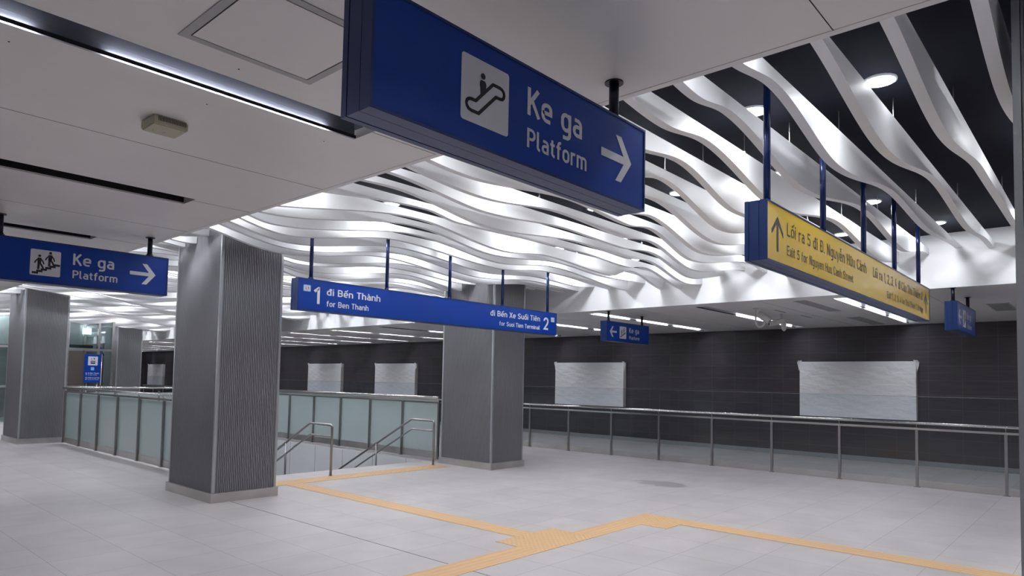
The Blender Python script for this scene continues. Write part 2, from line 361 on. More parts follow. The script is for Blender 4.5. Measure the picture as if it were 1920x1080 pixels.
# ------------------------------------------------------------------ columns
def ribbed_column(x0, y0, label, ztop=ZB, name='column'):
    lx, ly = 0.85, 1.33
    t = empty(name, (x0+lx/2, y0+ly/2, 0), label, 'column', 'ribbed metal columns')
    z0 = 0.118
    def side(L):
        pts = []; n_ = int(round((L-0.05)/0.0245)); p = (L-0.05)/n_
        for i in range(n_):
            s = 0.025+i*p
            pts += [(s+p*0.10, 0.011), (s+p*0.26, 0.0), (s+p*0.62, 0.0), (s+p*0.78, 0.011)]
        return pts
    prof = []
    for L, org, d, nn in ((lx, (x0, y0), (1, 0), (0, 1)), (ly, (x0+lx, y0), (0, 1), (-1, 0)), (lx, (x0+lx, y0+ly), (-1, 0), (0, -1)), (ly, (x0, y0+ly), (0, -1), (1, 0))):
        prof.append((org[0]+nn[0]*0.007+d[0]*0.007, org[1]+nn[1]*0.007+d[1]*0.007))
        for s, q in side(L): prof.append((org[0]+d[0]*s+nn[0]*q, org[1]+d[1]*s+nn[1]*q))
    bm = bmesh.new(); lo = [bm.verts.new((*p, z0)) for p in prof]; hi = [bm.verts.new((*p, ztop)) for p in prof]
    for i in range(len(prof)):
        j = (i+1) % len(prof); bm.faces.new((lo[i], lo[j], hi[j], hi[i]))
    link('ribbed_cladding', finish(bm, 'ribbed_cladding'), M['column'], t)
    for cx, cy, sx, sy in ((x0, y0, 1, 1), (x0+lx, y0, -1, 1), (x0+lx, y0+ly, -1, -1), (x0, y0+ly, 1, -1)):
        bm = bmesh.new(); e = 0.004; k = 0.032
        P = [(0, 0), (k, 0), (k, e*2), (e*2, e*2), (e*2, k), (0, k)]
        P = [(cx+sx*(p-e), cy+sy*(q-e)) for p, q in P]
        lo = [bm.verts.new((*p, z0+.002)) for p in P]; hi = [bm.verts.new((*p, ztop)) for p in P]
        for i in range(6): bm.faces.new((lo[i], lo[(i+1) % 6], hi[(i+1) % 6], hi[i]))
        bm.faces.new(lo); bm.faces.new(hi)
        link('corner_trim', finish(bm, 'corner_trim'), M['corner'], t)
    box('plinth', (x0-0.028, y0-0.028, 0), (x0+lx+0.028, y0+ly+0.028, 0.118), M['plinth'], t, 0.002)
    rel(t); return t
COLS = []
for x0, y0, lb in ((3.86, 8.43, 'ribbed grey metal column nearest the camera, left of the stairs'),
                   (8.80, 8.33, 'ribbed grey metal column right of the stairs behind the direction sign'),
                   (3.87, 17.9, 'ribbed grey metal column at the left edge beside the frosted guardrail'),
                   (8.80, 27.4, 'small distant ribbed column beyond the stair opening'),
                   (3.86, -1.0, 'edge of a ribbed grey column cut off by the right frame edge'),
                   (8.80, 17.9, 'ribbed grey metal column hidden behind the nearest column'),
                   (8.80, -1.02, 'ribbed grey metal column out past the right frame edge'),
                   (3.87, 27.4, 'ribbed grey metal column hidden far down the hall'), (8.8, 36.8, 'farthest ribbed column down the hall')):
    ribbed_column(x0, y0, lb); COLS.append((x0, x0+0.85, y0, y0+1.33))

# ------------------------------------------------------------------ wavy fins
FK = {
-1: [(3.237,3.39),(4.892,3.211),(6.547,3.376),(8.396,3.389),(10.6,3.42)],
0: [(3.335,3.464),(5.058,3.222),(6.896,3.425),(8.513,3.326),(9.968,3.422),(10.7,3.422)],
1: [(2.6,3.4),(3.436,3.358),(4.015,3.424),(5.235,3.233),(6.998,3.413),(8.379,3.348),(10.543,3.468)],
2: [(2.984,3.433),(3.739,3.351),(4.188,3.404),(5.589,3.211),(7.44,3.405),(9.071,3.26),(10.351,3.413)],
3: [(2.969,3.436),(4.011,3.347),(4.6,3.408),(6.015,3.204),(7.8,3.4),(9.45,3.24),(10.9,3.37)],
4: [(3.2,3.42),(4.157,3.335),(4.901,3.41),(6.0,3.213),(8.114,3.389),(9.95,3.23),(11.2,3.33)],
5: [(2.6,3.33),(3.7,3.41),(4.758,3.331),(5.281,3.419),(6.531,3.188),(8.043,3.403),(10.45,3.23),(11.0,3.25)],
6: [(3.1,3.35),(4.1,3.41),(5.05,3.345),(5.785,3.405),(7.084,3.2),(8.702,3.411),(10.9,3.22)],
7: [(2.6,3.38),(3.5,3.325),(4.7,3.42),(5.852,3.348),(6.328,3.402),(7.547,3.19),(9.31,3.399),(11.2,3.22)],
8: [(2.642,3.419),(3.947,3.327),(5.425,3.441),(6.479,3.382),(6.931,3.429),(8.015,3.208),(9.981,3.436),(11.3,3.264)],
9: [(2.863,3.452),(4.474,3.328),(5.702,3.424),(6.944,3.375),(7.56,3.427),(8.728,3.217),(10.624,3.443)],
10: [(2.6,3.374),(3.67,3.437),(4.907,3.327),(6.292,3.406),(7.468,3.375),(8.201,3.424),(9.406,3.22),(10.927,3.426)],
11: [(2.663,3.365),(4.007,3.443),(5.382,3.301),(7.038,3.413),(8.185,3.379),(8.728,3.427),(9.99,3.231),(11.35,3.382)],
12: [(2.397,3.277),(4.765,3.438),(5.226,3.38),(7.639,3.411),(8.777,3.369),(9.273,3.43),(10.592,3.229)],
13: [(2.658,3.179),(4.923,3.423),(6.378,3.28),(7.294,3.356),(8.866,3.282),(9.482,3.437),(10.64,3.24)],
14: [(2.656,3.278),(3.276,3.217),(5.239,3.44),(6.574,3.299),(8.076,3.398),(9.2,3.344),(10.6,3.384)],
15: [(2.747,3.381),(3.585,3.21),(5.524,3.435),(7.104,3.302),(8.355,3.418),(10.389,3.285)],
16: [(2.709,3.426),(3.92,3.205),(5.544,3.414),(7.467,3.306),(8.68,3.418),(10.66,3.334)],
17: [(2.746,3.424),(4.197,3.201),(5.9,3.41),(7.617,3.292),(8.865,3.382),(9.934,3.354),(10.794,3.422)],
18: [(2.853,3.444),(4.427,3.205),(6.2,3.41),(7.75,3.275),(9.2,3.385),(10.7,3.35)],
19: [(2.911,3.452),(4.498,3.203),(6.218,3.403),(8.05,3.25),(9.6,3.385),(10.7,3.35)]}
def zb(k, x):
    P = FK[k] if k in FK else FK[k % 20]
    if x <= P[0][0]: return P[0][1]
    for (xa, za), (xb, zb_) in zip(P, P[1:]):
        if x <= xb:
            t = (x-xa)/(xb-xa); return za+(zb_-za)*t*t*(3-2*t)
    return P[-1][1]
ZT, FT, FY0, FP = 3.498, 0.064, 1.122, 0.366
ordn = ['first','second','third','fourth','fifth','sixth','seventh','eighth','ninth','tenth','eleventh','twelfth','thirteenth','fourteenth','fifteenth','sixteenth','seventeenth','eighteenth','nineteenth','twentieth','twenty-first','twenty-second']
for k in range(-9, 105):
    y = FY0+FP*k
    segs = [(XE+0.002, XF-0.002)]
    for c in COLS:
        if c[2]-0.02 < y+FT and y < c[3]+0.02:
            ns_ = []
            for a, b_ in segs:
                if c[0] > a and c[1] < b_: ns_ += [(a, c[0]-0.006), (c[1]+0.006, b_)]
                else: ns_.append((a, b_))
            segs = ns_
    for si, (a, b_) in enumerate(segs):
        n_ = max(6, int((b_-a)/(0.05 if k < 24 else 0.12)))
        bm = bmesh.new(); rows = []
        for i in range(n_+1):
            x = a+(b_-a)*i/n_; z = zb(k, x)
            rows.append([bm.verts.new((x-a, yy, zz)) for yy, zz in ((0, z), (FT, z), (FT, ZT), (0, ZT))])
        for A, B in zip(rows, rows[1:]):
            for q in range(4): bm.faces.new((A[q], A[(q+1) % 4], B[(q+1) % 4], B[q]))
        bm.faces.new(rows[0][::-1]); bm.faces.new(rows[-1])
        me = finish(bm, 'wavy_fin')
        o = link('ceiling_fin', me, M['fin'], None, (a, y, 0))
        if -1 <= k <= 19 and len(segs) == 1:
            lb = 'white wavy-bottomed ceiling fin, %s counted from the right towards the nearest column' % ordn[k+1]
        elif si == 0 and len(segs) > 1: lb = 'short white ceiling fin piece ending against the left side of a column' if len(segs) == 3 or True else ''
        elif len(segs) > 1: lb = 'white ceiling fin piece starting at the right side of a column'
        elif k > 19: lb = 'white wavy ceiling fin far down the hall past the nearest column'
        else: lb = 'white wavy ceiling fin out past the right frame edge'
        tag(o, lb, 'ceiling fin', 'white wavy fins under the black ceiling')
        if k < 14:
            for hx in (5.35, 8.0):
                if a < hx < b_:
                    bm = bmesh.new(); tube(bm, [(hx-a, FT/2, ZT), (hx-a, FT/2, ZB)], 0.004, 6)
                    tube(bm, [(hx-a, FT/2, ZT), (hx-a, FT/2, ZT+0.03)], 0.011, 8)
                    h_ = link('hanger_rod', finish(bm, 'hanger_rod'), M['steel_dark'], o)

# ------------------------------------------------------------------ downlights
def downlight():
    t = empty('downlight', (0, 0, ZB), 'x', 'ceiling light', 'round downlights between the ceiling fins')
    bm = bmesh.new(); seg = 32
    ro, ri = 0.105, 0.092
    A = [[bm.verts.new((rr*math.cos(2*math.pi*i/seg), rr*math.sin(2*math.pi*i/seg), zz)) for i in range(seg)] for rr, zz in ((ro, -0.0), (ro, -0.012), (ri, -0.014), (ri, -0.004))]
    for q in range(3):
        for i in range(seg): bm.faces.new((A[q][i], A[q][(i+1) % seg], A[q+1][(i+1) % seg], A[q+1][i]))
    ring = link('trim_ring', finish(bm, 'trim_ring', True), M['ring'], t); ring['local'] = 1
    bm = bmesh.new(); bmesh.ops.create_cone(bm, cap_ends=True, segments=32, radius1=0.0915, radius2=0.0915, depth=0.008, matrix=Matrix.Translation((0, 0, -0.009)))
    lens = link('lamp_lens', finish(bm, 'lamp_lens'), M['lens'], t); lens['local'] = 1
    L = bpy.data.lights.new('downlight_beam', 'AREA'); L.shape = 'DISK'; L.size = 0.18; L.energy = SPOT_W; L.color = (0.93, 0.955, 1.0)
    lo = bpy.data.objects.new('downlight_beam', L); C.objects.link(lo); lo.parent = t; lo.location = (0, 0, -0.02); lo['local'] = 1
    return t
D0 = downlight(); used = False
vis = {(4.97, 1.15): 'largest bright downlight near the top right of the photo', (4.94, 2.01): 'bright downlight beside the nearest rod of the yellow exit sign',
       (6.6, 2.41): 'small bright downlight behind the first rod of the yellow sign', (6.6, 3.508): 'bright downlight just right of the large blue platform sign',
       (8.22, 2.0): 'bright downlight above the middle of the yellow sign', (9.76, 2.73): 'bright downlight right above the yellow sign top edge', (9.76, 1.632): 'rightmost small downlight near the white fascia',
       (4.94, 6.402): 'bright downlight left of centre, above the direction sign', (8.22, 6.392): 'small downlight above the right end of the direction sign', (9.76, 6.024): 'small downlight above the small left-arrow sign'}
spots = [(4.97, 1.15)]
for n_ in range(-8, 34):
    spots += [(3.3, 2.41+1.098*n_), (4.94, 2.01+1.098*n_), (6.6, 2.41+1.098*n_), (8.22, 2.0+1.098*n_), (9.76, 2.73+1.098*n_)]
for x, y in spots:
    if y < -6 or y > 42 or (x, round(y, 2)) in ((4.94, 0.91), (6.6, 1.31), (8.22, 0.9), (3.3, 0.21)): continue
    if any(c[0]-.15 < x < c[1]+.15 and c[2]-.15 < y < c[3]+.15 for c in COLS): continue
    lb = next((v for kk, v in vis.items() if abs(kk[0]-x) < .03 and abs(kk[1]-y) < .03), 'round white downlight up between the wavy fins, mostly hidden by them')
    if not used: D0.location = (x, y, ZB); D0['label'] = lb; used = True
    else: dup_tree(D0, (x, y, ZB), lb)
for o in D0.children:
    if o.type == 'LIGHT': o.data = o.data.copy(); o.data.energy = SPOT_W*0.5

# ------------------------------------------------------------------ lettering and drawings on signs
import unicodedata
def rpoly(P, rs, closed=False):
    """polyline with rounded corners; rs = one radius or a list per point"""
    n_ = len(P); out = []
    for i in range(n_):
        r_ = rs[i] if isinstance(rs, (list, tuple)) else rs
        if (not closed and i in (0, n_-1)) or r_ <= 0: out.append(Vector(P[i])); continue
        p = Vector(P[i]); a = Vector(P[(i-1) % n_])-p; b_ = Vector(P[(i+1) % n_])-p
        q = min(r_, a.length*0.499 if (closed or 0 < i-1) else a.length*0.98, b_.length*0.499 if (closed or i+1 < n_-1) else b_.length*0.98)
        A = p+a.normalized()*q; B = p+b_.normalized()*q
        for t in (0, .15, .3, .5, .7, .85, 1):
            k = 4/3*(math.sqrt(2)-1); c1 = A+(p-A)*k; c2 = B+(p-B)*k
            out.append(A*(1-t)**3+c1*3*t*(1-t)**2+c2*3*t*t*(1-t)+B*t**3)
    res = [out[0]]
    for v in out[1:]:
        if (v-res[-1]).length > 1e-5: res.append(v)
    return res
h_, T_, B_, X_ = .07, .93, .07, .65
bowl = ([(.07, .07), (.46, .07), (.46, .65), (.07, .65)], .195, True)
GL = {
'K': (.56, [([(.07, 0), (.07, 1)], 0), ([(.50, 1.0), (.09, .42)], 0), ([(.21, .57), (.54, 0)], 0)]),
'e': (.53, [([(.07, .355), (.46, .355), (.46, .65), (.07, .65), (.07, .07), (.44, .07)], [0, 0, .195, .195, .195, 0])]),
'g': (.53, [bowl, ([(.46, .72), (.46, -.22), (.10, -.22)], .17)]),
'a': (.50, [([(.09, .65), (.43, .65), (.43, 0)], .17), ([(.43, .41), (.07, .41), (.07, .07), (.43, .07)], .165)]),
'P': (.56, [([(.07, 0), (.07, .93), (.50, .93), (.50, .45), (.07, .45)], [0, 0, .22, .22, 0])]),
'l': (.25, [([(.07, 1), (.07, .07), (.23, .07)], .13)]),
't': (.36, [([(.15, .90), (.15, .07), (.34, .07)], .14), ([(0, .65), (.33, .65)], 0)]),
'f': (.36, [([(.14, 0), (.14, .93), (.34, .93)], .15), ([(0, .65), (.32, .65)], 0)]),
'o': (.53, [bowl]),
'r': (.38, [([(.07, 0), (.07, .72)], 0), ([(.07, .45), (.07, .65), (.36, .65)], .16)]),
'm': (.80, [([(.07, 0), (.07, .72)], 0), ([(.07, .65), (.40, .65), (.40, 0)], .15), ([(.40, .65), (.73, .65), (.73, 0)], .15)]),
'n': (.53, [([(.07, 0), (.07, .72)], 0), ([(.07, .65), (.46, .65), (.46, 0)], .18)]),
'h': (.53, [([(.07, 0), (.07, 1)], 0), ([(.07, .65), (.46, .65), (.46, 0)], .18)]),
'u': (.53, [([(.07, .72), (.07, .07), (.46, .07)], .18), ([(.46, .72), (.46, 0)], 0)]),
'i': (.14, [([(.07, 0), (.07, .72)], 0), ([(.07, .84), (.07, .97)], 0)]),
'd': (.53, [bowl, ([(.46, 0), (.46, 1)], 0)]),
'đ': (.58, [bowl, ([(.46, 0), (.46, 1)], 0), ([(.26, .845), (.60, .845)], 0)]),
'B': (.60, [([(.07, .52), (.07, .07), (.53, .07), (.53, .50), (.07, .50)], [0, 0, .2, .2, 0]), ([(.07, .50), (.07, .93), (.50, .93), (.50, .50)], [0, 0, .2, 0])]),
'T': (.56, [([(0, .93), (.56, .93)], 0), ([(.28, .93), (.28, 0)], 0)]),
'X': (.58, [([(.05, 1), (.53, 0)], 0), ([(.53, 1), (.05, 0)], 0)]),
'S': (.56, [([(.50, .80), (.48, .93), (.07, .93), (.07, .52), (.49, .50), (.49, .07), (.06, .07), (.05, .22)], [0, .16, .2, .2, .2, .2, .16, 0])]),
'E': (.52, [([(.52, .93), (.07, .93), (.07, .07), (.52, .07)], 0), ([(.07, .51), (.46, .51)], 0)]),
'x': (.46, [([(.04, .72), (.42, 0)], 0), ([(.42, .72), (.04, 0)], 0)]),
'y': (.48, [([(.03, .72), (.25, .04)], 0), ([(.45, .72), (.17, -.26)], 0)]),
'N': (.60, [([(.07, 0), (.07, 1)], 0), ([(.09, .95), (.51, .05)], 0), ([(.53, 0), (.53, 1)], 0)]),
'H': (.60, [([(.07, 0), (.07, 1)], 0), ([(.07, .51), (.53, .51)], 0), ([(.53, 0), (.53, 1)], 0)]),
'C': (.56, [([(.50, .74), (.50, .93), (.07, .93), (.07, .07), (.50, .07), (.50, .26)], .21)]),
'L': (.50, [([(.07, 1), (.07, .07), (.50, .07)], 0)]),
'Đ': (.60, [([(.07, .07), (.53, .07), (.53, .93), (.07, .93)], [0, .22, .22, 0], True), ([(-.05, .51), (.28, .51)], 0)]),
'b': (.53, [bowl, ([(.07, 0), (.07, 1)], 0)]),
'1': (.36, [([(.04, .72), (.26, .93), (.27, .93), (.27, 0)], 0)]),
'2': (.56, [([(.07, .72), (.07, .93), (.49, .93), (.49, .56), (.09, .07), (.53, .07)], [0, .2, .2, .14, 0, 0])]),
'3': (.56, [([(.07, .76), (.07, .93), (.48, .93), (.48, .53), (.22, .53)], [0, .19, .2, .18, 0]), ([(.22, .51), (.50, .51), (.50, .07), (.06, .07), (.06, .25)], [0, .2, .2, .19, 0])]),
'4': (.58, [([(.32, 1), (.07, .27), (.56, .27)], 0), ([(.43, .50), (.43, 0)], 0)]),
'5': (.56, [([(.50, .93), (.11, .93), (.10, .55), (.49, .60), (.49, .07), (.06, .07), (.06, .2)], [0, 0, 0, .22, .2, .18, 0])]),
',': (.16, [([(.09, .13), (.03, -.12)], 0)]), '.': (.16, [([(.07, 0), (.07, .15)], 0)])}
def ribbon(bm, pts, w_, closed, fx, yf, th=0.0012):
    n_ = len(pts); L, R_ = [], []
    for i in range(n_):
        p = pts[i]; a = pts[i-1] if (i or closed) else None; b_ = pts[(i+1) % n_] if (i < n_-1 or closed) else None
        d1 = (p-a).normalized() if a is not None else None; d2 = (b_-p).normalized() if b_ is not None else None
        d = (d1+d2) if (d1 is not None and d2 is not None) else (d1 if d1 is not None else d2)
        d = d.normalized() if d.length > 1e-6 else d2
        k = 1.0
        if d1 is not None and d2 is not None: k = 1/max(0.45, abs(d.dot(d1)))
        q = Vector((-d.y, d.x))*w_/2*k; L.append(p+q); R_.append(p-q)
    VL = [bm.verts.new(fx(v, yf-th)) for v in L]; VR = [bm.verts.new(fx(v, yf-th)) for v in R_]
    for i in range(n_ if closed else n_-1):
        j = (i+1) % n_
        try: bm.faces.new((VL[i], VR[i], VR[j], VL[j]))
        except ValueError: pass
def txt(s, x0, x1, zbase, cap, yf, m, parent, name='lettering', bold=0.0, w_=0.15):
    """monoline lettering cut from flat film, laid on the sign face"""
    cur = 0; items = []
    for ch in s:
        if ch == ' ': cur += .36; continue
        if ch in GL: base, marks = ch, ''
        else:
            dcmp = unicodedata.normalize('NFD', ch); base, marks = dcmp[0], dcmp[1:]
        wd, st = GL[base]
        for g_ in st:
            cl = len(g_) > 2; items.append(([v+Vector((cur, 0)) for v in rpoly(g_[0], g_[1], cl)], w_, cl))
        c = cur+wd/2; top = .0 if base.islower() else .26
        circ = '\u0302' in marks; y0 = .82+top; wa = w_*.72
        if base == 'i' and marks: pass
        if circ: items.append(([Vector((c-.14, y0)), Vector((c, y0+.13)), Vector((c+.14, y0))], wa, False))
        ox, oy = (c+.15, y0+.12) if circ else (c, y0)
        if '\u0301' in marks: items.append(([Vector((ox-.03, oy)), Vector((ox+.11, oy+.17))], wa, False))
        if '\u0300' in marks: items.append(([Vector((ox+.05, oy)), Vector((ox-.10, oy+.17))], wa, False))
        if '\u0303' in marks: ox2 = c; oy2 = y0+(.24 if circ else .04); items.append((rpoly([(ox2-.17, oy2-.03), (ox2-.06, oy2+.07), (ox2+.06, oy2-.03), (ox2+.17, oy2+.07)], .05), wa, False))
        if '\u0309' in marks: items.append((rpoly([(ox-.08, oy+.17), (ox+.06, oy+.17), (ox+.06, oy+.08), (ox-.02, oy)], .06), wa*.9, False))
        if '\u031b' in marks: items.append((rpoly([(cur+wd-.07, .64), (cur+wd+.07, .68), (cur+wd+.07, .84)], .08), wa, False)); cur += .04
        if '\u0323' in marks: items.append(([Vector((c, -.22)), Vector((c, -.10))], wa, False))
        cur += wd+.105
    W = cur-.105; sx = (x1-x0)/W
    bm = bmesh.new()
    for qi, (P, ww, cl) in enumerate(items): ribbon(bm, P, ww, cl, lambda v, y: (x0+v.x*sx, y, zbase+v.y*cap), yf-0.00004*(qi % 7))
    for f_ in bm.faces:
        f_.normal_update()
        if f_.normal.y > 0: f_.normal_flip()
    me = bpy.data.meshes.new(name); bm.to_mesh(me); bm.free()
    return link(name, me, m, parent)
def flat(name, shapes, yf, m, parent, th=0.0014):
    """shapes: list of closed 2D polygons (x,z) given thickness in y"""
    bm = bmesh.new()
    for qi, P in enumerate(shapes):
        yo = 0.00006*(qi % 6)
        a = [bm.verts.new((x, yf-th-yo, z)) for x, z in P]; b_ = [bm.verts.new((x, yf-0.0002, z)) for x, z in P]
        bm.faces.new(a); bm.faces.new(b_[::-1])
        for i in range(len(P)): bm.faces.new((a[i], a[(i+1) % len(P)], b_[(i+1) % len(P)], b_[i]))
    return link(name, finish(bm, name), m, parent)
def disc(cx, cz, rx, rz=None, n_=20): rz = rz or rx; return [(cx+rx*math.cos(2*math.pi*i/n_), cz+rz*math.sin(2*math.pi*i/n_)) for i in range(n_)]
def rrect(x0, x1, z0, z1, rr):
    P = []
    for cx, cz, a0 in ((x1-rr, z1-rr, 0), (x0+rr, z1-rr, 90), (x0+rr, z0+rr, 180), (x1-rr, z0+rr, 270)):
        for i in range(6):
            a = math.radians(a0+18*i); P.append((cx+rr*math.cos(a), cz+rr*math.sin(a)))
    return P
def stroke(P, w_, closed=False):
    out = []; n_ = len(P)
    for i in range(n_ if closed else n_-1):
        a = Vector(P[i]); b_ = Vector(P[(i+1) % n_]); d = (b_-a).normalized(); q = Vector((-d.y, d.x))*w_/2
        out.append([tuple(a+q), tuple(a-q), tuple(b_-q), tuple(b_+q)])
    for i, p in enumerate(P): out.append(disc(p[0], p[1], w_/2, n_=12))
    return out
def arrow(x0, zc, L_, h, dirn, wth):
    """dirn +1 right, -1 left; open-headed arrow of straight strokes with a pointed tip"""
    s = dirn; tip = (x0+L_, zc) if s > 0 else (x0, zc); tail = x0 if s > 0 else x0+L_
    k = h/2
    dx = k*0.82; w2 = wth/2
    sh = [(tail, zc-w2), (tip[0]-s*wth*0.9, zc-w2), (tip[0]-s*wth*0.9, zc+w2), (tail, zc+w2)]
    up = [tip, (tip[0]-s*dx, zc+k), (tip[0]-s*(dx+wth*1.25), zc+k), (tip[0]-s*wth*1.4, zc)]
    dn = [tip, (tip[0]-s*wth*1.4, zc), (tip[0]-s*(dx+wth*1.25), zc-k), (tip[0]-s*dx, zc-k)]
    return [sh, up, dn]
def arrow_up(xc, z0, h, wd, wth):
    zt = z0+h; k = wd/2; dz = h*0.42; w2 = wth/2
    return [[(xc-w2, z0), (xc+w2, z0), (xc+w2, zt-wth), (xc-w2, zt-wth)],
            [(xc, zt), (xc-k, zt-dz), (xc-k, zt-dz-wth*1.0), (xc, zt-wth*1.3)], [(xc, zt), (xc, zt-wth*1.3), (xc+k, zt-dz-wth*1.0), (xc+k, zt-dz)]]
def icon_escalator(x, z, s, yf, parent):
    """measured outline, x,z = lower-left of the white tile"""
    T = lambda P: [(x+(a-1.497)*s, z+(b_-2.46)*s) for a, b_ in P]
    tile = flat('pictogram_tile', [rrect(x, x+0.233*s, z, z+0.226*s, 0.012)], yf, M['signwhite'], parent)
    loop = [(1.647,2.621),(1.682,2.621),(1.694,2.618),(1.702,2.611),(1.705,2.601),(1.702,2.591),(1.695,2.584),(1.686,2.582),(1.663,2.582),(1.580,2.499),(1.545,2.499),(1.532,2.502),(1.524,2.510),(1.521,2.520),(1.525,2.530),(1.534,2.536),(1.545,2.538),(1.565,2.538)]
    body = T([(1.584,2.612),(1.588,2.618),(1.606,2.618),(1.612,2.613),(1.614,2.606),(1.611,2.584),(1.588,2.562),(1.586,2.590),(1.583,2.600)])
    flat('pictogram', stroke(T(loop), 0.0115*s, True)+[body, disc(*T([(1.598,2.633)])[0], 0.0105*s)], yf-0.0016, M['signblack'], tile)
def icon_stairs(x, z, yf, parent):
    W = 0.229; tile = flat('pictogram_tile', [rrect(x, x+W, z, z+W, 0.012)], yf, M['signwhite'], parent)
    sh = []
    for i in range(6): sh.append([(x+0.016+i*0.0325, z+0.012+i*0.0165), (x+0.016+i*0.0325+0.046, z+0.012+i*0.0165), (x+0.016+i*0.0325+0.046, z+0.031+i*0.0165), (x+0.016+i*0.0325, z+0.031+i*0.0165)])
    def man(cx, cz, s):
        o = []
        o.append(disc(cx, cz+0.113, 0.0110))
        o.append([(cx-0.015, cz+0.096), (cx+0.015, cz+0.096), (cx+0.0125, cz+0.042), (cx-0.013, cz+0.042)])
        for P in ([(cx-0.010, cz+0.086), (cx-s*0.027, cz+0.066), (cx-s*0.034, cz+0.05)], [(cx+0.010, cz+0.086), (cx+s*0.026, cz+0.066), (cx+s*0.033, cz+0.046)]): o += stroke(P, 0.0105)
        o += stroke([(cx-0.004, cz+0.05), (cx-0.006, cz+0.0)], 0.0165)
        o += stroke([(cx+0.003, cz+0.05), (cx+s*0.016, cz+0.033), (cx+s*0.028, cz+0.010)], 0.0145)
        return o
    sh += man(x+0.068, z+0.060, 1) + man(x+0.148, z+0.094, 1)
    flat('pictogram', sh, yf-0.0016, M['signblack'], tile)
def icon_escalator_people(x, z, yf, parent):
    W = 0.235; tile = flat('pictogram_tile', [rrect(x, x+W, z, z+W, 0.01)], yf, M['signwhite'], parent)
    sh = stroke([(x+0.03, z+0.03), (x+0.20, z+0.115)], 0.016)
    for cx, cz in ((x+0.075, z+0.075), (x+0.15, z+0.11)):
        sh.append(disc(cx, cz+0.085, 0.011)); sh += stroke([(cx, cz+0.07), (cx, cz)], 0.018); sh += stroke([(cx-0.02, cz+0.05), (cx, cz+0.062), (cx+0.02, cz+0.04)], 0.008)
    flat('pictogram', sh, yf-0.0016, M['signblack'], tile)

def sign_body(x0, x1, z0, z1, yf, label, facem, rods, ztop, name, group, flange=True, rodm='rod'):
    """hanging sign box; yf = front face plane (faces -Y), 0.145 deep"""
    D = 0.145; t = empty(name, ((x0+x1)/2, yf+D/2, z0), label, 'sign', group)
    bm = bmesh.new(); g = 0.004; fr = 0.010
    for ya, yb in ((0.0, 0.050), (0.050+g, 0.119-g), (0.119, 0.145)):
        ins = 0.0 if ya in (0.0, 0.119) else 0.001
        if ya == 0.0:      # front frame with a rebate for the face
            for a_ in ((x0, z0, x1, z0+fr), (x0, z1-fr, x1, z1), (x0, z0+fr, x0+fr, z1-fr), (x1-fr, z0+fr, x1, z1-fr)):
                bbox(bm, a_[0], yf, a_[1], a_[2], yf+0.012, a_[3])
            bbox(bm, x0, yf+0.012, z0, x1, yf+yb, z1)
        else: bbox(bm, x0+ins, yf+ya, z0+ins, x1-ins, yf+yb, z1-ins)
    bbox(bm, x0+0.006, yf+0.04, z0+0.006, x1-0.006, yf+0.13, z1-0.006)
    link('housing', finish(bm, 'housing'), M['navy'], t)
    box('sign_face', (x0+fr, yf+0.0035, z0+fr), (x1-fr, yf+0.0118, z1-fr), facem, t)
    box('sign_back', (x0+fr, yf+D, z0+fr), (x1-fr, yf+D+0.002, z1-fr), facem, t)
    for rx in rods:
        yr = yf+D/2
        rod = bar('hanging_rod', [(rx, yr, z1-0.004), (rx, yr, ztop)], 0.0225, M[rodm], t, 16)
        bm = bmesh.new(); tube(bm, [(rx, yr, z1), (rx, yr, z1+0.03)], 0.027, 14); tube(bm, [(rx-0.034, yr, z1+0.016), (rx+0.034, yr, z1+0.016)], 0.0045, 8)
        link('rod_clamp', finish(bm, 'rod_clamp'), M[rodm], rod)
        if flange: bar('ceiling_flange', [(rx, yr, ztop-0.007), (rx, yr, ztop)], 0.042, M[rodm], rod, 20)
    return t
def platform_sign(x0, yf, kind, label, group='blue platform signs'):
    """1.524 m wide 'Ke ga / Platform' sign; kinds differ in pictogram and arrow"""
    x1 = x0+1.524; t = sign_body(x0, x1, 2.38, 2.757, yf, label, M['blue'], (x0+0.16, x0+1.37), HC, 'platform_sign', group, True, 'rod_black')
    yy = yf+0.0035; d = x0-1.136
    if kind == 'left':
        flat('arrow', arrow(x0+0.105, 2.563, 0.235, 0.20, -1, 0.036), yy, M['signwhite'], t)
        icon_escalator_people(x0+0.44, 2.445, yy, t)
        txt('Ke ga', x0+0.778, x0+1.143, 2.573, 0.100, yy, M['signwhite'], t, bold=0.012); txt('Platform', x0+0.780, x0+1.162, 2.445, 0.068, yy, M['signwhite'], t, bold=0.008)
    else:
        (icon_escalator(1.497+d, 2.46, 1.0, yy, t) if kind == 'escalator' else icon_stairs(1.508+d, 2.447, yy, t))
        txt('Ke ga', 1.833+d, 2.171+d, 2.576, 0.104, yy, M['signwhite'], t, bold=0.012)
        txt('Platform', 1.834+d, 2.205+d, 2.455, 0.072, yy, M['signwhite'], t, bold=0.008)
        flat('arrow', arrow(2.31+d, 2.570, 0.234, 0.20, 1, 0.035), yy, M['signwhite'], t)
    rel(t); return t
platform_sign(1.136, 1.585, 'escalator', 'large blue platform sign at the top centre with escalator pictogram and right arrow')
platform_sign(1.172, 7.06, 'stairs', 'blue platform sign at the left edge with stairs pictogram and right arrow')
platform_sign(10.53, 7.06, 'left', 'small blue platform sign with left arrow hanging from the far ceiling')
platform_sign(10.40, 1.52, 'left', 'small blue sign seen edge-on near the right edge, hanging before the dark wall')
platform_sign(10.53, 35.0, 'left', 'tiny distant blue hanging sign beside the farthest column')

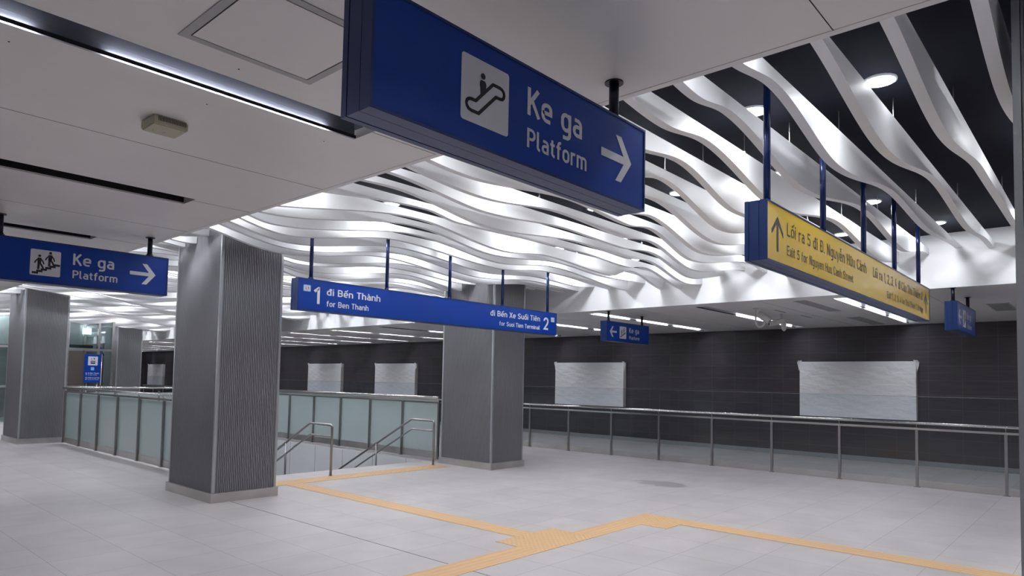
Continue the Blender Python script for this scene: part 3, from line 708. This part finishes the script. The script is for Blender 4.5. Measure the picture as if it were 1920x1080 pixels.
# direction sign 1 / 2
t = sign_body(4.10, 8.935, 2.372, 2.745, 7.0, 'long blue line direction sign with numbers 1 and 2, hung on five rods', M['blue'], [4.31+1.115*i for i in range(5)], ZB, 'direction_sign', None, False)
yy = 7.0035
tg = flat('line_tag', [rrect(4.174, 4.272, 2.592, 2.670, 0.010)], yy, M['tagblue'], t)
flat('tag_field', [rrect(4.184, 4.262, 2.600, 2.662, 0.006)], yy-0.0015, M['signwhite'], tg)
txt('L1', 4.203, 4.243, 2.616, 0.030, yy-0.003, M['signblack'], tg)
txt('1', 4.312, 4.398, 2.458, 0.200, yy, M['signwhite'], t, bold=0.015)
txt('đi Bến Thành', 4.489, 5.275, 2.574, 0.082, yy, M['signwhite'], t, bold=0.01)
txt('for Ben Thanh', 4.490, 5.096, 2.441, 0.068, yy, M['signwhite'], t, bold=0.008)
txt('đi Bến Xe Suối Tiên', 7.321, 8.495, 2.575, 0.084, yy, M['signwhite'], t, bold=0.01)
txt('for Suoi Tien Terminal', 7.523, 8.491, 2.439, 0.066, yy, M['signwhite'], t, bold=0.008)
txt('2', 8.588, 8.716, 2.449, 0.202, yy, M['signwhite'], t, bold=0.012)
tg = flat('line_tag', [rrect(8.778, 8.876, 2.588, 2.668, 0.010)], yy, M['tagblue'], t)
flat('tag_field', [rrect(8.788, 8.866, 2.596, 2.660, 0.006)], yy-0.0015, M['signwhite'], tg)
txt('L1', 8.808, 8.846, 2.613, 0.030, yy-0.003, M['signblack'], tg)
rel(t)
# yellow exit sign
t = sign_body(4.15, 9.085, 2.385, 2.768, 1.6, 'long yellow exit sign with black lettering in a blue box on five rods', M['yellow'], [4.334+1.1345*i for i in range(5)], ZB, 'exit_sign', None, False)
yy = 1.6035
flat('arrow', arrow_up(4.331, 2.461, 0.227, 0.20, 0.030), yy, M['signdark'], t)
txt('Lối ra 5 đi Đ. Nguyễn Hữu Cảnh', 4.499, 6.412, 2.592, 0.090, yy, M['signdark'], t, w_=0.125)
txt('Exit 5 for Nguyen Huu Canh Street', 4.498, 6.006, 2.462, 0.068, yy, M['signdark'], t, w_=0.125)
txt('Lối ra 1, 2, 3, 4 đi Cầu Thủ Thiêm 2', 6.626, 8.705, 2.592, 0.090, yy, M['signdark'], t, w_=0.125)
txt('Exit 1, 2, 3, 4 for Thu Thiem 2 Bridge', 7.122, 8.735, 2.455, 0.066, yy, M['signdark'], t, w_=0.125)
flat('arrow', arrow_up(8.885, 2.461, 0.227, 0.19, 0.030), yy, M['signdark'], t)
rel(t)

# ------------------------------------------------------------------ guardrails
def guard(x, ys, label, glassm, zr, zg, zbar, base, group, pipe_dx=-0.05, name='glass_guardrail'):
    """rail along Y at x; ys = post places"""
    t = empty(name, (x, (ys[0]+ys[-1])/2, 0), label, 'railing', group)
    ya, yb = ys[0], ys[-1]; zb0, zb1 = base
    for y in ys:
        bm = bmesh.new(); bbox(bm, x-0.032, y-0.020, zb0, x+0.004, y-0.006, zbar); bbox(bm, x-0.032, y+0.006, zb0, x+0.004, y+0.020, zbar)
        bbox(bm, x-0.026, y-0.007, zb0+0.003, x+0.001, y+0.007, zbar-0.003)
        bbox(bm, x-0.04, y-0.045, zb0, x+0.01, y+0.045, zb0+0.012)
        po = link('post', finish(bm, 'post'), M['steel_dark'], t)
        bar('rail_bracket', [(x-0.012, y, zbar-0.002), (x+pipe_dx, y, zr-0.012)], 0.007, M['steel_dark'], po, 8)
    for y, y2 in zip(ys, ys[1:]):
        box('glass_panel', (x+0.008, y+0.006, zb1-0.03), (x+0.020, y2-0.006, zg), glassm, t)
    bar('handrail', [(x+pipe_dx, ya-0.02, zr), (x+pipe_dx, yb+0.02, zr)], 0.022, M['steel'], t, 16)
    box('lower_rail', (x-0.036, ya-0.02, zbar-0.028), (x+0.006, yb+0.02, zbar+0.006), M['steel'], t)
    box('kick_plate', (x-0.010, ya-0.02, zb0+0.004), (x+0.005, yb+0.02, zb1), M['plinth'], t)
    if zg > zr: box('glass_cap', (x+0.006, ya, zg), (x+0.022, yb, zg+0.006), M['steel'], t)
    rel(t); return t
guard(12.68, [1.255+1.181*i for i in range(-6, 30)], 'long clear glass guardrail with steel posts in front of the dark wall', M['glass'], 1.035, 1.465, 0.952, (0.0, 0.115), None)
guard(4.64, [10.0+1.1*i-0.17 for i in range(0, 8)], 'frosted glass guardrail between the two left columns along the stairs', M['frost'], 1.245, 1.13, 1.175, (0.03, 0.15), None)
guard(8.83, [9.76+1.095*i for i in range(0, 8)], 'frosted glass guardrail behind the stair handrails, left of the middle column', M['frost'], 1.245, 1.13, 1.185, (0.06, 0.20), None)
# end guard across the far side of the opening
t = empty('glass_guardrail', (6.74, 17.9, 0), 'frosted glass guardrail across the far end of the stair opening', 'railing')
for i in range(5):
    x = 4.75+i*1.0; box('post', (x-0.018, 17.88, 0), (x+0.018, 17.915, 1.17), M['steel_dark'], t)
    if i < 4: box('glass_panel', (x+0.02, 17.90, 0.1), (x+0.98, 17.912, 1.13), M['frost'], t)
bar('handrail', [(4.72, 17.85, 1.245), (8.78, 17.85, 1.245)], 0.022, M['steel'], t)
box('kick_plate', (4.72, 17.885, 0.0), (8.78, 17.9, 0.15), M['plinth'], t)
rel(t)

# ------------------------------------------------------------------ stair handrails
def arc(p, q, r_, n_=5):   # corner helper in the YZ plane
    return [(p[0]+(q[0]-p[0])*0, 0)]
def stair_rail(x, label, yl, yp2):
    t = empty('stair_handrail', (x, 9.5, 0), label, 'handrail', 'steel handrails at the stair head')
    R_ = 0.045; sl = 0.508
    top = [(x, 9.5, 0), (x, 9.5, 0.82-R_)] + [(x, 9.5+R_-R_*math.cos(a), 0.82-R_+R_*math.sin(a)) for a in [math.radians(d) for d in (20, 40, 60, 80, 90)]]
    top += [(x, 10.12, 0.82), (x, 10.17, 0.81), (x, yl, 0.81-sl*(yl-10.17))]
    bar('top_rail', top, 0.020, M['steel_dark'], t, 14)
    bar('lower_rail', [(x, 9.51, 0.632), (x, 10.10, 0.632), (x, 10.15, 0.622), (x, yl-0.05, 0.622-sl*(yl-10.2))], 0.016, M['steel_dark'], t, 12)
    for yp in yp2:
        stp = -0.165*(int((yp-OPY0)/0.32)+1)
        bar('post', [(x, yp, stp), (x, yp, 0.81-sl*(yp-10.17))], 0.018, M['steel_dark'], t, 12)
    bar('foot_ring', [(x, 9.5, 0), (x, 9.5, 0.01)], 0.038, M['steel_dark'], t, 16)
    rel(t)
stair_rail(6.27, 'steel stair handrail standing nearer to the big column', 16.5, (10.91, 13.2, 15.5))
stair_rail(8.47, 'steel stair handrail next to the middle column', 16.5, (11.23, 13.5, 15.8))

# ------------------------------------------------------------------ tactile paving (runs of orange tiles)
def strip(name, x0, x1, y0, y1, m, label):
    o = box(name, (x0, y0, 0.0005), (x1, y1, 0.004), m); tag(o, label, 'tactile paving', 'orange tactile paving'); return o
strip('tactile_strip', 5.265, 5.545, 4.62, 9.12, M['tac_y'], 'orange ribbed guiding strip running from the stairs to the dotted pad')
strip('tactile_strip', 4.55, 8.52, 9.12, 9.52, M['tac_d'], 'orange dotted warning strip across the head of the stairs')
strip('tactile_strip', 2.6, 4.97, 4.04, 4.34, M['tac_x'], 'orange guiding strip leading off the bottom of the photo')
strip('tactile_pad', 4.97, 5.86, 4.04, 4.62, M['tac_d'], 'orange dotted pad where three guiding strips meet')
strip('tactile_strip', 5.86, 6.76, 4.04, 4.34, M['tac_x'], 'short orange guiding strip between the two dotted pads')
strip('tactile_pad', 6.76, 7.37, 3.72, 4.34, M['tac_d'], 'orange dotted pad at the right-hand corner of the strips')
strip('tactile_strip', 7.08, 7.37, -3.0, 3.72, M['tac_y'], 'orange guiding strip running to the lower right corner')

# ------------------------------------------------------------------ wrapped boxes on the dark wall
def wrapped(y0, y1, z0, z1, label):
    t = empty('wrapped_lightbox', (XW, (y0+y1)/2, z0), label, 'wrapped panel', 'plastic-wrapped boxes on the dark wall')
    bm = bmesh.new(); ny, nz = 24, 12; xf = XW-0.14; G = []
    rnd = random.Random(int(y0*100))
    for i in range(ny+1):
        G.append([bm.verts.new((xf-0.010*math.sin(i*0.9+j*1.7+y0)*math.sin(j*0.6+i*0.4)*(0 if i in (0, ny) or j in (0, nz) else 1), y0+(y1-y0)*i/ny, z0+(z1-z0)*j/nz)) for j in range(nz+1)])
    for i in range(ny):
        for j in range(nz): bm.faces.new((G[i][j], G[i+1][j], G[i+1][j+1], G[i][j+1]))
    ed = [g[0] for g in G]+[v for v in G[-1][1:]]+[g[-1] for g in G[-2::-1]]+[v for v in G[0][-2:0:-1]]
    back = [bm.verts.new((XW-0.002, v.co.y, v.co.z)) for v in ed]
    for i in range(len(ed)): bm.faces.new((ed[i], ed[(i+1) % len(ed)], back[(i+1) % len(ed)], back[i]))
    link('plastic_wrap', finish(bm, 'plastic_wrap', False), M['plastic'], t)
    for yy_, s in ((y0, -1), (y1, 1)):      # gathered plastic at the upper corners
        bm = bmesh.new()
        c = bm.verts.new((xf+0.02, yy_-s*0.01, z1+0.02)); P = [bm.verts.new((xf+dx, yy_+s*dy, z1+dz)) for dx, dy, dz in ((0.0, -0.05, 0.03), (-0.02, 0.03, 0.025), (0.01, 0.06, -0.02), (0.03, 0.045, -0.10), (0.02, 0.02, -0.22), (0.0, 0.0, -0.12))]
        for i in range(6): bm.faces.new((c, P[i], P[(i+1) % 6]))
        d = bm.verts.new((xf+0.06, yy_, z1-0.04))
        for i in range(6): bm.faces.new((d, P[(i+1) % 6], P[i]))
        link('gathered_corner', finish(bm, 'gathered_corner'), M['plastic'], t)
    rel(t)
wrapped(3.09, 5.44, 0.93, 2.165, 'widest plastic-wrapped white box on the dark wall, behind the yellow sign')
wrapped(10.20, 12.60, 0.93, 2.165, 'plastic-wrapped white box on the wall just right of the middle column')
wrapped(19.12, 21.52, 0.95, 2.16, 'plastic-wrapped white box on the wall just left of the middle column')
wrapped(23.83, 26.32, 0.93, 2.165, 'plastic-wrapped white box seen beside the nearest column, under the direction sign')
wrapped(42.2, 44.5, 0.93, 2.17, 'most distant plastic-wrapped white box, left of the nearest column')

# ------------------------------------------------------------------ sensor box on the near ceiling
t = empty('ceiling_sensor', (1.40, 3.80, HC), 'small beige vented sensor box fixed under the low ceiling', 'sensor')
bm = bmesh.new(); bbox(bm, 1.300, 3.69, HC-0.052, 1.480, 3.86, HC); bmesh.ops.bevel(bm, geom=bm.edges[:], offset=0.008, segments=3, affect='EDGES')
link('sensor_case', finish(bm, 'sensor_case'), M['beige'], t)
bm = bmesh.new()
for i in range(20): bbox(bm, 1.327+i*0.0072, 3.6885, HC-0.030, 1.330+i*0.0072, 3.6905, HC-0.008)
link('vent_slits', finish(bm, 'vent_slits'), M['black'], t)
bm = bmesh.new()
for px, py in ((1.34, 3.80), (1.39, 3.80), (1.395, 3.79), (1.45, 3.72)): bbox(bm, px, py, HC-0.0528, px+0.004, py+0.004, HC-0.0515)
link('screw_marks', finish(bm, 'screw_marks'), M['gap'], t)
rel(t)
bm = bmesh.new()
for px, py in ((0.60, 2.86), (0.62, 3.36), (1.35, 2.86), (1.43, 3.36), (2.0, 2.86), (2.1, 3.36)): bmesh.ops.create_cone(bm, cap_ends=True, segments=8, radius1=0.004, radius2=0.004, depth=0.002, matrix=Matrix.Translation((px, py, HC-0.0005)))
struct(link('trim_ceiling_screws', finish(bm, 'screws'), M['gap']))

# ------------------------------------------------------------------ air vents in the far ceiling
def vent(x0, x1, y0, y1, label):
    t = empty('air_vent', ((x0+x1)/2, (y0+y1)/2, HC), label, 'air vent', 'air vents in the far ceiling')
    bm = bmesh.new(); e = 0.02
    for a in ((x0, y0, x1, y0+e), (x0, y1-e, x1, y1), (x0, y0+e, x0+e, y1-e), (x1-e, y0+e, x1, y1-e)): bbox(bm, a[0], a[1], HC-0.006, a[2], a[3], HC+0.001)
    link('vent_frame', finish(bm, 'vent_frame'), M['trimgrey'], t)
    bm = bmesh.new(); n_ = 14
    for i in range(n_): bbox(bm, x0+e, y0+e+(y1-y0-2*e)*i/n_, HC-0.004, x1-e, y0+e+(y1-y0-2*e)*(i+0.45)/n_, HC+0.0005)
    link('vent_slats', finish(bm, 'vent_slats'), M['trimgrey'], t)
    box('vent_back', (x0+e, y0+e, HC-0.001), (x1-e, y1-e, HC+0.0005), M['slotwall'], t); rel(t)
vent(10.9, 12.75, 3.60, 3.80, 'long grey air vent right of the security cameras')
vent(12.8, 14.05, 1.20, 1.50, 'grey air vent right of the edge-on blue sign')
vent(14.03, 15.9, 3.62, 3.86, 'faint grey air vent behind the yellow sign near the dark wall')
for a in ((12.05, 12.57, 4.50), (13.2, 13.8, 4.43)):
    tag(box('ceiling_slit', (a[0], a[2], HC-0.002), (a[1], a[2]+0.02, HC+0.001), M['gap']), 'thin dark slit in the far ceiling right of the cameras' if a[0] < 13 else 'second thin dark slit in the far ceiling, nearer the dark wall', 'ceiling slit')

# ------------------------------------------------------------------ security cameras
t = empty('security_camera', (11.62, 4.68, HC), 'grey security camera on a J-shaped pipe bracket under the far ceiling', 'security camera')
bar('ceiling_flange', [(11.62, 4.68, HC-0.012), (11.62, 4.68, HC)], 0.05, M['camwhite'], t, 18)
hook = [(11.62, 4.68, HC), (11.62, 4.68, 2.70)] + [(11.62+0.06-0.06*math.cos(a), 4.68-0.05+0.05*math.cos(a), 2.70-0.075*math.sin(a)) for a in [math.radians(d) for d in range(20, 181, 20)]] + [(11.74, 4.58, 2.735)]
bar('pipe_bracket', hook, 0.017, M['camwhite'], t, 12)
def bullet(c, d, L_, rr, t):
    d = Vector(d).normalized(); c = Vector(c)
    body = bar('camera_body', [c-d*L_/2, c-d*L_/2+d*0.015, c+d*L_*0.42, c+d*L_/2], [rr*0.8, rr, rr, rr*0.93], M['camwhite'], t, 18)
    bar('camera_lens', [c+d*L_*0.49, c+d*(L_/2+0.006)], rr*0.6, M['black'], body, 16)
bullet((11.78, 4.60, 2.80), (0.15, -0.75, -0.55), 0.24, 0.058, t)
rel(t)
t = empty('security_camera', (12.78, 4.66, HC), 'second security camera with a small drooping dome, right of the J bracket', 'security camera')
bar('ceiling_stem', [(12.78, 4.66, HC), (12.78, 4.66, 2.82)], 0.015, M['camwhite'], t, 12)
bullet((12.73, 4.73, 2.79), (-0.45, 0.55, -0.14), 0.29, 0.050, t)
bar('dome_arm', [(12.81, 4.64, 2.80), (12.82, 4.63, 2.73)], [0.048, 0.053], M['camwhite'], t, 16)
bar('dome', [(12.82, 4.63, 2.73), (12.82, 4.63, 2.69), (12.825, 4.625, 2.65), (12.83, 4.62, 2.63)], [0.048, 0.045, 0.034, 0.013], M['camwhite'], t, 16)
rel(t)

# ------------------------------------------------------------------ glass lift far left
t = empty('glass_lift', (6.8, 27.0, 0), 'glass-walled lift enclosure with steel frame at the far left', 'lift')
GX0, GX1, GY0, GY1 = 3.2, 8.08, 25.6, 28.6
bm = bmesh.new()
for x in (GX0, 4.45, 5.55, 6.75, 7.65, GX1):
    bbox(bm, x-0.035, GY0-0.035, 0, x+0.035, GY0+0.035, 3.45)
for z in (1.12, 2.36):
    bbox(bm, GX0, GY0-0.03, z-0.035, GX1, GY0+0.03, z+0.035)
for y in (27.1, GY1): bbox(bm, GX1-0.035, y-0.035, 0, GX1+0.035, y+0.035, 3.45)
link('steel_frame', finish(bm, 'steel_frame'), M['steel'], t)
for a, b_ in ((GX0, 4.45), (4.45, 5.55), (5.55, 6.75), (6.75, 7.65), (7.65, GX1)):
    for z0, z1 in ((0.03, 1.085), (1.155, 2.325), (2.395, 3.4)):
        if (a, z0 < 2) == (6.75, True) or (a, z0 < 2) == (5.55, True): continue
        box('glass_panel', (a+0.04, GY0-0.006, z0), (b_-0.04, GY0+0.006, z1), M['glass_lift'], t)
box('glass_panel', (GX1-0.006, GY0+0.05, 0.03), (GX1+0.006, GY1-0.05, 3.4), M['glass_lift'], t)
box('brown_panel', (6.79, GY0-0.01, 0.02), (7.25, GY0+0.02, 2.3), M['door_brown'], t)
box('brown_panel', (5.59, GY0-0.01, 0.02), (6.71, GY0+0.02, 2.3), M['door_brown'], t)
box('glass_panel', (7.29, GY0-0.006, 0.03), (7.61, GY0+0.006, 2.3), M['glass_lift'], t)
box('lift_car', (5.0, 26.4, 2.45), (7.3, 28.2, 3.35), M['teal'], t)
box('lift_shaft_back', (GX0, GY1, 0), (GX1-0.06, GY1+0.05, 3.4), M['teal'], t)
box('lift_beam', (5.7, 26.0, 2.42), (7.6, 26.2, 2.52), M['black'], t)
box('light_panel', (7.35, 26.30, 2.90), (7.62, 26.33, 3.12), M['ledpanel'], t)
box('light_panel', (4.0, 26.8, 3.0), (4.9, 26.83, 3.2), M['ledpanel'], t)
rel(t)
# totem in front of it
t = empty('information_totem', (7.48, 24.9, 0), 'upright blue totem sign with train pictogram in front of the glass lift', 'sign')
ex0, ex1, ez0, ez1, ey = 7.05, 7.52, 1.27, 2.19, 24.9
ex0, ex1 = 7.07, 7.53
box('totem_panel', (ex0, ey, ez0), (ex1, ey+0.08, ez1), M['blue'], t)
for x in (ex0+0.08, ex1-0.08): bar('post', [(x, ey+0.04, 0), (x, ey+0.04, ez0)], 0.02, M['steel_dark'], t)
bar('post', [(ex1+0.03, ey+0.04, 0), (ex1+0.03, ey+0.04, ez1+0.02)], 0.018, M['steel'], t)
tile = flat('pictogram_tile', [rrect(ex0+0.09, ex1-0.09, ez1-0.36, ez1-0.07, 0.015)], ey, M['signwhite'], t)
cx = (ex0+ex1)/2
flat('pictogram', [rrect(cx-0.065, cx+0.065, ez1-0.31, ez1-0.21, 0.012), disc(cx-0.04, ez1-0.15, 0.015), [(cx+0.01, ez1-0.12), (cx+0.06, ez1-0.12), (cx+0.035, ez1-0.18)]], ey-0.002, M['signblack'], tile)
flat('pictogram', [rrect(cx-0.048+0.034*i, cx-0.024+0.034*i, ez1-0.27, ez1-0.235, 0.004) for i in range(3)], ey-0.004, M['signwhite'], tile)
flat('line_tag', [rrect(cx-0.05, cx+0.045, ez1-0.52, ez1-0.42, 0.01)], ey, M['tagblue'], t)
txt('1', ex0+0.03, ex0+0.065, ez1-0.68, 0.085, ey, M['signwhite'], t); txt('đi Bến Thành', ex0+0.10, ex1-0.04, ez1-0.635, 0.04, ey, M['signwhite'], t); txt('for Ben Thanh', ex0+0.10, ex1-0.10, ez1-0.685, 0.025, ey, M['signwhite'], t)
txt('2', ex0+0.03, ex0+0.075, ez1-0.83, 0.085, ey, M['signwhite'], t); txt('đi Bến Xe Suối Tiên', ex0+0.10, ex1-0.02, ez1-0.785, 0.04, ey, M['signwhite'], t); txt('for Suoi Tien Terminal', ex0+0.10, ex1-0.04, ez1-0.835, 0.025, ey, M['signwhite'], t)
rel(t)
